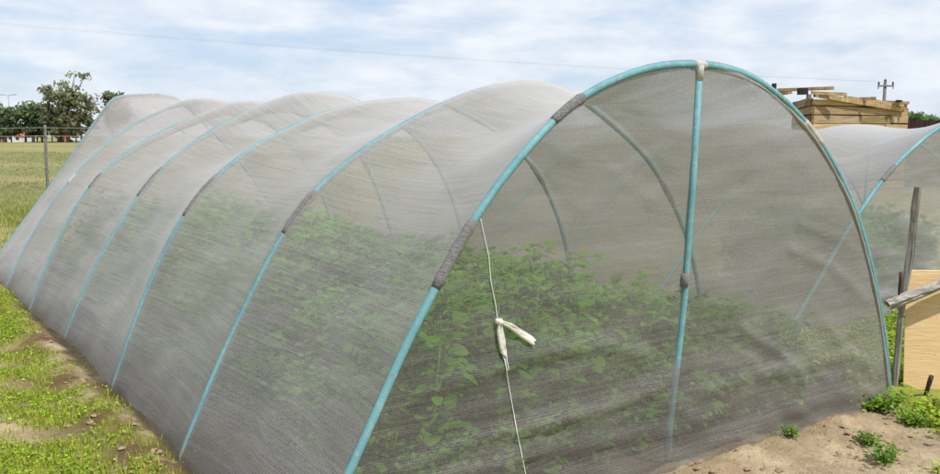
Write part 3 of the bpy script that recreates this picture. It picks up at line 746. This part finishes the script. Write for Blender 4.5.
# the board, thickness 12 mm
b0 = at(903, 403, 4.87); b1 = at(906, 270, 4.98); ux = at(1010, 407, 4.78) - b0
bd = MB(); nb_ = 14
bd.box(b0 + np.array([0, 0, -.06]), ux, np.array([.008, .014, 0]), (b1 - b0) + np.array([0, 0, .06]))
bo = bd.build('board', M['board']); bo.data.transform(__import__('mathutils').Matrix.Translation(-Vector(b0))); bo.location = b0
bv = bo.modifiers.new('b', 'BEVEL'); bv.width = .003; bv.segments = 2
tag(bo, 'yellow plywood board standing upright at the right edge', 'board')
tag(lump_tube([at(923, 406, 4.72), at(926, 394, 4.70), at(931.5, 376, 4.66)], .014, .013, 8, .15).build('peg', M['wood_dark'], None, True),
    'short dark wooden peg leaning in front of the yellow board', 'stake')

# ------------------------------------------------------------------ plank shed
shed = empty('plank_shed', 'shed of rough yellow planks behind the tunnels on the right', 'shed')
c0 = np.array([8.66, 21., 0]); c1 = np.array([11.88, 22.5, 0]); c2 = np.array([9.42, 24.2, 0])
def plank_wall(p0, p1, z0l, z0r, name, nrm, bottom=-.05, dark_=1.0):
    mb = MB(); u = p1 - p0; Lw = np.linalg.norm(u); u = u / Lw; nrm = np.array(nrm, float)
    bh = .215; nr = 13
    mb.box(p0 - nrm * .05 + np.array([0, 0, bottom]), u * Lw, nrm * .02, np.array([0, 0, z0l - bottom - .12]), (.25, .2, .15))
    for r_ in range(nr):
        z = bottom + r_ * bh
        cuts = [0] + sorted(RNG.uniform(.2, .85, 2) * Lw) + [Lw]
        if r_ % 3 == 1: cuts = [0, Lw * RNG.uniform(.3, .6), Lw]
        for a_, b_ in zip(cuts[:-1], cuts[1:]):
            zt = z0l + (z0r - z0l) * ((a_ + b_) / 2 / Lw)
            if z > zt - .05: continue
            h = min(bh, zt - z + .03) - RNG.uniform(.008, .034)
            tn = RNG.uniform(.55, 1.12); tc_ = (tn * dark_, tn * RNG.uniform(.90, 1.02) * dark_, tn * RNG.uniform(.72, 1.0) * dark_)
            o_ = RNG.uniform(0, .025)
            mb.box(p0 + u * (a_ + .006) + nrm * (-.02 + o_) + np.array([0, 0, z + RNG.uniform(-.012, .012)]), u * (b_ - a_ - .012) + np.array([0, 0, RNG.uniform(-.02, .02)]), nrm * .025, np.array([0, 0, h]), tc_)
    return mb.build(name, M['plank'], shed)
u1 = (c1 - c0) / np.linalg.norm(c1 - c0); n1 = np.array([u1[1], -u1[0], 0])
plank_wall(c0, c1, 2.58, 2.27, 'front_wall', n1)
plank_wall(c2, c0, 2.52, 2.55, 'side_wall', (-1, .1, 0), dark_=.62)  # left side's shadow painted into the planks as a darker tint
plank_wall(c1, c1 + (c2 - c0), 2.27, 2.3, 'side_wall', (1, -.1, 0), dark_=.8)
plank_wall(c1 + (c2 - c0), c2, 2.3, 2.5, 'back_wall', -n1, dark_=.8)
MB().box(c0 + np.array([0, 0, 2.44]), c1 - c0 + np.array([0, 0, -.26]), c2 - c0, np.array([0, 0, .02])).build('roof', M['darkfence'], shed)
def rafter(a_, b_, r_=.06, mat='rafter'):
    a_ = np.array(a_); b_ = np.array(b_)
    d = b_ - a_; up = np.array([0, 0, 1.]); sd = np.cross(d, up); sd /= np.linalg.norm(sd); up2 = np.cross(sd, d); up2 /= np.linalg.norm(up2)
    MB().box(a_ - sd * r_ * .5 - up2 * r_ * .5, d, sd * r_, up2 * r_, jit=.008).build('rafter', M[mat], shed)
rafter(at(777, 90, 21.6), at(834, 88.3, 21.0), .075)
rafter(at(781, 92.2, 22.2), at(790, 91, 21.8), .14)
rafter(at(812, 92.8, 20.9), at(846, 94.6, 21.0), .075)
rafter(at(815, 95, 20.93), at(904, 110, 22.35), .11)
rafter(at(852, 99.5, 21.7), at(876, 98.6, 21.5), .075)
rafter(at(845, 97.5, 21.4), at(880, 101.5, 21.9), .07)
rafter(at(884, 102, 22.1), at(909, 103, 22.0), .075)
rafter(at(880, 103, 22.0), at(903, 105.2, 22.2), .09)
rafter(at(896, 108, 22.3), at(908, 109.3, 22.2), .055)
def blk(px, py, dp, w_, h_, mat='black'):
    p = at(px, py, dp); MB().box(p - np.array([w_ / 2, 0, 0]), (w_, 0, 0), (0, w_, 0), (0, 0, h_), jit=.01).build('corner_block', M[mat], shed)
blk(804, 94.5, 20.85, .20, .16); blk(809.5, 99, 20.9, .10, .12, 'wood_grey'); blk(774.5, 89.5, 21.9, .10, .16); blk(900, 102, 21.9, .12, .05)

# dark fence right of the shed
df = empty('dark_fence', 'dark brown board fence right of the plank shed', 'fence')
mb = MB(); p0 = np.array([11.95, 24.6, 0]); p1 = np.array([19.5, 26.0, 0]); u = (p1 - p0); Lw = np.linalg.norm(u); u /= Lw
k = 0.
while k < Lw:
    wv = RNG.uniform(.13, .16); mb.box(p0 + u * k + np.array([0, RNG.uniform(0, .02), -.1]), u * (wv - .012), np.array([0, .025, 0]), np.array([0, 0, 2.12 + RNG.uniform(-.03, .03)])); k += wv
mb.build('boards', M['darkfence'], df)
MB().box(p0 + np.array([0, .05, 1.5]), u * Lw, np.array([0, .05, 0]), np.array([0, 0, .09])).build('rail', M['darkfence'], df)
MB().box(p0 + np.array([0, .05, .4]), u * Lw, np.array([0, .05, 0]), np.array([0, 0, .09])).build('rail', M['darkfence'], df)

# ------------------------------------------------------------------ utility poles with cables
def pole(name, base, hgt, label, part=True):
    e = empty(name, label, 'utility pole', base)
    MB().tube([(0, 0, -.2), (0, 0, hgt * .5), (0, 0, hgt)], [.15, .135, .115], 10).build('pole', M['post_grey'], e, True)
    zc = hgt - .32
    MB().box((-.62, -.16, zc - .06), (1.24, 0, 0), (0, .1, 0), (0, 0, .12)).build('crossarm', M['post_grey'], e)
    for x_ in (-.55, .55):
        MB().tube([(x_, -.11, zc + .06), (x_, -.11, zc + .14), (x_, -.11, zc + .2), (x_, -.11, zc + .34)], [.03, .075, .085, .04], 8).build('insulator', M['ceramic'], e, True)
        MB().tube([(x_, -.11, zc - .06), (x_ + .05 * np.sign(x_), -.11, zc - .12), (x_ * 1.05, -.11, zc - .22)], [.03, .03, .045], 8).build('insulator', M['ceramic'], e, True)
    MB().tube([(0, 0, hgt), (0, 0, hgt + .1), (0, 0, hgt + .22)], [.09, .10, .06], 8).build('insulator', M['ceramic'], e, True)
    return e
pA = at(882, 136, 65.); hA = float(at(882, 82, 65.)[2])
pole('utility_pole', (pA[0], pA[1], 0), hA, 'utility pole with crossarm and insulators rising behind the plank shed')
pB = at(-260, 136, 42.); hB = float(at(-260, 0, 42.)[2])
pole('utility_pole', (pB[0], pB[1], 0), hB, 'utility pole beyond the left edge carrying the other end of the cables')
for dx in (-.55, .55):
    a_ = np.array([pB[0] + dx, pB[1] - .11, hB]); b_ = np.array([pA[0] + dx, pA[1] - .11, hA]); q = []
    for i in range(41):
        t = i / 40; p = a_ * (1 - t) + b_ * t; p[2] -= .9 * 4 * t * (1 - t) * .5; q.append(p)
    tag(MB().tube(q, .0035, 5).build('overhead_cable', M['post_grey']), 'thin overhead cable crossing the sky towards the utility pole', 'cable', 'overhead cables')

# ------------------------------------------------------------------ wire fence on the left
fn = empty('wire_fence', 'wire mesh fence with a thin grey post across the field on the left', 'fence')
fp = [np.array([-12.1 + k * 3.9, 23.5 + k * .05, 0]) for k in (-2, -1, 0, 1)]
for p in fp: lump_tube([p + np.array([0, 0, -.2]), p + np.array([0, 0, .9]), p + np.array([.03, 0, 1.86])], .042, .036, 7, .1).build('post', M['post_grey'], fn, True)
mb = MB()
for z in (.05, .35, .65, .95, 1.25): mb.tube([fp[0] + [0, -.05, z], fp[1] + [0, -.05, z - .01], fp[2] + [0, -.05, z], fp[3] + [0, -.05, z - .01]], .0045, 4)
x = fp[0][0]
while x < fp[3][0]:
    t = (x - fp[0][0]) / (fp[3][0] - fp[0][0]); p = fp[0] * (1 - t) + fp[3] * t
    mb.tube([p + [0, -.05, .05], p + [RNG.normal(0, .01), -.05, 1.55]], .0036, 3, False); x += .30
mb.build('wire_mesh', M['metal'], fn)
for z in (1.55, 1.78):
    MB().tube([fp[0] + [0, -.05, z], (fp[0] + fp[1]) / 2 + [0, -.05, z - .02], fp[1] + [0, -.05, z], (fp[2] + fp[1]) / 2 + [0, -.05, z - .02], fp[2] + [0, -.05, z], (fp[2] + fp[3]) / 2 + [0, -.05, z - .02], fp[3] + [0, -.05, z]], .008, 5).build('strand', M['metal'], fn)

# ------------------------------------------------------------------ trees
def tree(name, label, base, hgt, lobes, n, ls, seed, trunks, tintc=(1, 1, 1), group=None):
    g = np.random.default_rng(seed); e = empty(name, label, 'tree', base, group)
    mb = MB()
    for pts, r0, r1 in trunks: mb.tube(pts, list(np.linspace(r0, r1, len(pts))), 7)
    mb.build('trunk', M['bark'], e, True)
    tot = sum(l[3] * l[4] * l[5] for l in lobes) ; Vs = []; Cs = []
    for (x_, y_, z_, rx, ry, rz, tn) in lobes:
        m = max(20, int(n * rx * ry * rz / tot)) if True else 0
        nc = max(6, int(m / 14))
        d_ = g.normal(0, 1, (nc, 3)); d_ /= np.linalg.norm(d_, axis=1, keepdims=True)
        cc = np.array([x_, y_, z_]) + d_ * np.array([rx, ry, rz]) * (g.uniform(.25, 1.05, (nc, 1)) ** .6)
        ct = g.uniform(.55, 1.35, nc) * tn
        k = g.integers(0, nc, m); c_ = cc[k] + g.normal(0, 1, (m, 3)) * np.array([.75, .75, .42]) * ls * 1.1
        a1 = g.normal(0, 1, (m, 3)); a1 /= np.linalg.norm(a1, axis=1, keepdims=True); a2 = np.cross(a1, g.normal(0, 1, (m, 3))); a2 /= np.linalg.norm(a2, axis=1, keepdims=True)
        s1 = ls * g.uniform(.5, 1.1, (m, 1)); q = np.stack([c_ - a1 * s1, c_ + a2 * s1 * .5, c_ + a1 * s1, c_ - a2 * s1 * .5], 1)
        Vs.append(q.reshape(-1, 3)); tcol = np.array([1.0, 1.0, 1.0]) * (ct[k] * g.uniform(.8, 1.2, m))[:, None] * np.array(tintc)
        Cs.append(np.repeat(tcol, 4, axis=0))
    V = np.concatenate(Vs); Fq = np.arange(len(V)).reshape(-1, 4)
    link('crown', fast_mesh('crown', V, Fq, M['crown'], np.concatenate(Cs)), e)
    return e
PX = 195. / 820.
def T(px, dp=195.): return at(px, 136, dp)[0]
def lob(cx, cy, w_, h_, px0, tn=1., dy=0., sc_=1.):   # pixel sizes at 195 m turned into metres around the tree's base
    return ((cx - px0) * PX, dy, (142.5 - cy) * PX, w_ * PX / 2, w_ * PX / 2 * .8, h_ * PX / 2, tn)
def tk(px0, *pp): return [((x_ - px0) * PX, 0, (142.5 - y_) * PX) for x_, y_ in pp]
tree('gum_tree', 'broad olive gum tree with a raised umbrella tuft, tallest on the left', (T(68), 195, 0), 14,
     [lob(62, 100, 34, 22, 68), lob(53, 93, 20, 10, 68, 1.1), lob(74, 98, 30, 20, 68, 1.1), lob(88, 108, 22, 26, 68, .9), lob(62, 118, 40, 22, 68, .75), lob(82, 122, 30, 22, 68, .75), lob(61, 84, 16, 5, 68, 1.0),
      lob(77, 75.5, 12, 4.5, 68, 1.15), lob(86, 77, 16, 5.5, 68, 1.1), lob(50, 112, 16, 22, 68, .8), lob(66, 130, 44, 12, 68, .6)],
     4300, .62, 11,
     [(tk(68, (68, 143), (68, 120), (72, 98), (76, 86), (78, 77)), .5, .08), (tk(68, (72, 98), (82, 88), (88, 78)), .2, .07), (tk(68, (68, 125), (58, 105), (54, 95)), .3, .1), (tk(68, (68, 120), (80, 110), (90, 104)), .3, .1), (tk(68, (58, 143), (60, 125), (62, 108)), .35, .1), (tk(68, (82, 143), (80, 125), (78, 105)), .35, .1), (tk(68, (62, 105), (62, 92), (61, 85)), .2, .06)])
tree('gum_tree', 'rounded dark green gum tree behind the far white building', (T(22), 200, 0), 9,
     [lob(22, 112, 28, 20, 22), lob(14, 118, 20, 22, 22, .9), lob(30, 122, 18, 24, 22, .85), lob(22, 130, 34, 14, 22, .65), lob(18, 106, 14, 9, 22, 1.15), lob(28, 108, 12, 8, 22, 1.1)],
     2500, .65, 12, [(tk(22, (22, 143), (21, 125), (22, 108)), .4, .1), (tk(22, (14, 143), (15, 125), (14, 112)), .3, .08), (tk(22, (31, 143), (30, 125), (29, 112)), .3, .08)], (.85, 1.05, .95))
tree('gum_tree', 'dark low tree at the very left edge of the picture', (T(-2), 198, 0), 8,
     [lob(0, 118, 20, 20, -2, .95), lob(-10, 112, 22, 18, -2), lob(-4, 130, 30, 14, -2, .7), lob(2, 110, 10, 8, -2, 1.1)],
     2000, .65, 13, [(tk(-2, (-2, 143), (-2, 125), (-3, 110)), .4, .1)], (.85, 1.05, .95))
tree('gum_tree', 'thin tree between the tall gum and the tunnel roof', (T(103), 200, 0), 10,
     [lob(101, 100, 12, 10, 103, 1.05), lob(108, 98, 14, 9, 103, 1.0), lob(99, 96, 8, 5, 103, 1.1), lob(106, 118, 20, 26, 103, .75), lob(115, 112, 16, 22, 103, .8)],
     1900, .7, 14, [(tk(103, (103, 143), (103, 120), (101, 100)), .35, .08), (tk(103, (103, 122), (108, 108), (110, 98)), .2, .06)])
tree('gum_tree', 'low dark bush tree filling the gap left of the tall gum', (T(42), 204, 0), 7,
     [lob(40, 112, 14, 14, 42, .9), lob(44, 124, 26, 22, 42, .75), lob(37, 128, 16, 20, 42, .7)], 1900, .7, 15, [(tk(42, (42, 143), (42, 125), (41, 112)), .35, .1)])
for k, (px, hh) in enumerate(((-70, 40), (-125, 30))):
    tree('gum_tree', ['tall tree just beyond the left edge of the picture', 'farther tree beyond the left edge of the picture'][k], (T(px), 200, 0), 8,
         [lob(px, 143 - hh * .6, hh * .9, hh * .6, px), lob(px - hh * .3, 143 - hh * .45, hh * .6, hh * .5, px, .85), lob(px + hh * .3, 143 - hh * .4, hh * .6, hh * .5, px, .8)], 1200, .8, 40 + k, [(tk(px, (px, 143), (px, 143 - hh * .6)), .35, .1)])
# trees behind the dark fence on the right
def rtree(px, dp, top, w_, label, seed):
    s = dp / 820.; z1 = H_ + (136 - top) * s
    tree('tree', label, (at(px, 136, dp)[0], dp, 0), z1, [(0, 0, z1 - w_ * s * .4, w_ * s * .42, w_ * s * .4, w_ * s * .40, 1.), (-w_ * s * .28, 0, z1 - w_ * s * .6, w_ * s * .35, w_ * s * .3, w_ * s * .33, .8), (w_ * s * .24, 0, z1 - w_ * s * .34, w_ * s * .22, w_ * s * .2, w_ * s * .2, 1.1)], 900, .30 * dp / 90., seed, [([(0, 0, -.1), (0, 0, z1 * .6), (0, 0, z1 * .9)], .2, .06)], (.7, 1.15, .8))
rtree(913, 90., 112, 18, 'dark green rounded tree showing above the fence by the shed', 61)
rtree(929, 110., 118, 8, 'small distant treetop above the dark fence near the right edge', 62)

# ------------------------------------------------------------------ far street: lamps, buildings, vehicles
def lamp(px, top, label, double=False):
    dp = 203.; e = empty('street_lamp', label, 'street lamp', (at(px, 136, dp)[0], dp, 0), 'street lamps along the far road')
    h = H_ + (136 - top) * dp / 820.
    MB().tube([(0, 0, 0), (0, 0, h * .6), (0, 0, h)], [.16, .12, .08], 8).build('pole', M['lamp'], e, True)
    for sx in ((-1, 1) if double else (-1,)):
        MB().tube([(0, 0, h - .15), (sx * .9, 0, h + .05), (sx * 1.5, 0, h + .1)], [.07, .06, .06], 6).build('arm', M['lamp'], e, True)
        MB().box((sx * 1.5 - .45, -.16, h + .0), (.9, 0, 0), (0, .32, 0), (0, 0, .17)).build('lamp_head', M['lamp'], e)
lamp(11, 96, 'tall street lamp with two arms, leftmost of the far lamps', True)
lamp(37, 115, 'shortest street lamp, between the two left gum trees')
lamp(52, 105, 'street lamp in front of the left part of the tallest gum')
lamp(76, 103, 'street lamp in front of the right part of the tallest gum')
def building(name, label, px0, px1, top, dp, wallm, roofm, gable=True, dep=5.):
    x0 = at(px0, 136, dp)[0]; x1 = at(px1, 136, dp)[0]; w_ = x1 - x0; h = H_ + (136 - top) * dp / 820.
    e = empty(name, label, 'building', ((x0 + x1) / 2, dp, 0)); eh = h * .68
    MB().box((-w_ / 2, 0, -.1), (w_, 0, 0), (0, dep, 0), (0, 0, eh + .1)).build('wall', M[wallm], e)
    mb = MB(); o_ = .25
    vs = [(-w_ / 2 - o_, -o_, eh + .01), (w_ / 2 + o_, -o_, eh + .01), (w_ / 2 + o_, dep + o_, eh + .01), (-w_ / 2 - o_, dep + o_, eh + .01), (-w_ / 2 - o_, dep / 2, h), (w_ / 2 + o_, dep / 2, h)]
    if gable: vs[4] = (0, -o_, h); vs[5] = (0, dep + o_, h); fs = [(0, 1, 4), (2, 3, 5), (1, 2, 5, 4), (3, 0, 4, 5), (3, 2, 1, 0)]
    else: fs = [(0, 1, 5, 4), (2, 3, 4, 5), (1, 2, 5), (3, 0, 4), (3, 2, 1, 0)]
    mb.add(vs, fs).build('roof', M[roofm], e)
    for k in range(max(1, int(w_ / 2.2))):
        MB().box((-w_ / 2 + .5 + k * 2.0, -.02, eh * .35), (.8, 0, 0), (0, .03, 0), (0, 0, eh * .4)).build('window', M['glass'], e)
building('white_building', 'small white gabled building at the far road, left of the other white one', 6.5, 13, 131, 206., 'white_wall', 'white_wall')
building('white_building', 'white building with a red roof across the far road', 13.6, 25, 133, 207., 'white_wall', 'red', False)
building('brown_building', 'low brown brick building at the left edge of the picture', -8, 4.5, 135.2, 206., 'brick', 'brick', False)
def car(label, px, dp, rot, paint, van=False):
    e = empty('van' if van else 'car', label, 'van' if van else 'car', (at(px, 136, dp)[0], dp, .08)); e.rotation_euler = (0, 0, rot)
    if van: pr_ = [(-2.3, .35), (-2.3, 1.9), (-2.1, 2.1), (1.2, 2.1), (1.7, 1.3), (2.3, 1.1), (2.35, .35)]; wp = [(.2, 1.35), (.2, 1.9), (1.15, 1.9), (1.55, 1.35)]
    else: pr_ = [(-2.1, .3), (-2.1, .85), (-1.5, .95), (-1.1, 1.4), (.3, 1.42), (1.0, .95), (1.95, .8), (2.05, .3)]; wp = [(-1.35, .98), (-1.0, 1.33), (.25, 1.34), (.8, .98)]
    mb = MB(); n = len(pr_); vs = [(x_, y_, z_) for y_, k_ in ((-.85, 1), (.85, 1)) for x_, z_ in pr_]
    mb.add(vs, [tuple(range(n)), tuple(range(2 * n - 1, n - 1, -1))] + [(i, i + n, (i + 1) % n + n, (i + 1) % n) for i in range(n)])
    b = mb.build('body', M[paint], e); bv = b.modifiers.new('b', 'BEVEL'); bv.width = .07; bv.segments = 2
    for y_ in (-.86, .845):
        m = len(wp); MB().add([(x_, y_, z_) for x_, z_ in wp] + [(x_, y_ + .015, z_) for x_, z_ in wp], [tuple(range(m)), tuple(range(2 * m - 1, m - 1, -1))] + [(i, i + m, (i + 1) % m + m, (i + 1) % m) for i in range(m)]).build('window', M['glass'], e)
    for x_ in (-1.3, 1.35):
        for y_ in (-.88, .68): MB().tube([(x_, y_, .32), (x_, y_ + .2, .32)], .32, 14).build('wheel', M['black'], e)
car('white car on the far road near the tunnel edge', 77, 211.5, R(20), 'white_car')
car('red van parked behind the white car at the far road', 69.5, 219, R(65), 'red', True)
car('dark car in front of the far white building', 24, 212.0, R(8), 'dark_car')

# ------------------------------------------------------------------ world, sun, camera
SUN = np.array([.42, -.37, .84]); SUN /= np.linalg.norm(SUN)
el = math.asin(SUN[2]); az = math.atan2(SUN[0], SUN[1])
w = bpy.data.worlds.new('World'); sc.world = w; w.use_nodes = True
nt = w.node_tree; nt.nodes.clear()
out = N(nt, 'ShaderNodeOutputWorld'); bg = N(nt, 'ShaderNodeBackground'); bg.inputs['Strength'].default_value = .12
sky = N(nt, 'ShaderNodeTexSky'); sky.sky_type = 'NISHITA'; sky.sun_disc = False; sky.sun_elevation = el; sky.sun_rotation = az
sky.air_density = 1.0; sky.dust_density = 1.2; sky.ozone_density = 1.5
tc = N(nt, 'ShaderNodeTexCoord'); sp = N(nt, 'ShaderNodeSeparateXYZ'); nt.links.new(tc.outputs['Generated'], sp.inputs[0])
n1 = noise(nt, mapped(nt, tc.outputs['Generated'], (4.2, 4.2, 15), (1.3, 2.7, .6)), 1.0, 8, .56, .25)
n2 = noise(nt, mapped(nt, tc.outputs['Generated'], (11, 11, 34), (3, 1, 2)), 1.0, 6, .55, .2)
mask = math_(nt, 'ADD', math_(nt, 'MULTIPLY', n1, .8), math_(nt, 'MULTIPLY', n2, .28))
mk = ramp(nt, mask, [(.40, .25), (.53, .76), (.64, 1.)])
tone = ramp(nt, n2, [(.3, (5.5, 6.15, 7.1)), (.65, (7.0, 7.3, 7.7))])
bluesky = mixc(nt, .55, sky.outputs[0], (4.3, 5.7, 7.8))
cs = mixc(nt, mk, bluesky, tone)
nt.links.new(cs, bg.inputs[0]); nt.links.new(bg.outputs[0], out.inputs[0])
ld = bpy.data.lights.new('sun', 'SUN'); ld.energy = 4.4; ld.angle = R(.53); ld.color = (1, .975, .94)
lo = bpy.data.objects.new('sun', ld); COL.objects.link(lo); lo.rotation_euler = Vector(-SUN).to_track_quat('-Z', 'Y').to_euler(); lo.location = (-20, -30, 50)
cd = bpy.data.cameras.new('camera'); cd.sensor_width = 36; cd.lens = 36 * F_ / 940.; cd.clip_end = 6000; cd.clip_start = .05
co = bpy.data.objects.new('camera', cd); COL.objects.link(co); co.location = (0, 0, H_); co.rotation_euler = (math.pi / 2 - TH, 0, 0)
sc.camera = co
sc.render.engine = 'CYCLES'
sc.cycles.transparent_max_bounces = 24; sc.cycles.max_bounces = 6; sc.cycles.diffuse_bounces = 3
sc.cycles.use_denoising = True
try: sc.cycles.denoiser = 'OPENIMAGEDENOISE'
except Exception: pass
vs_ = sc.view_settings; vs_.view_transform = 'Standard'; vs_.look = 'None'; vs_.exposure = .12; vs_.gamma = 1; vs_.use_curve_mapping = False
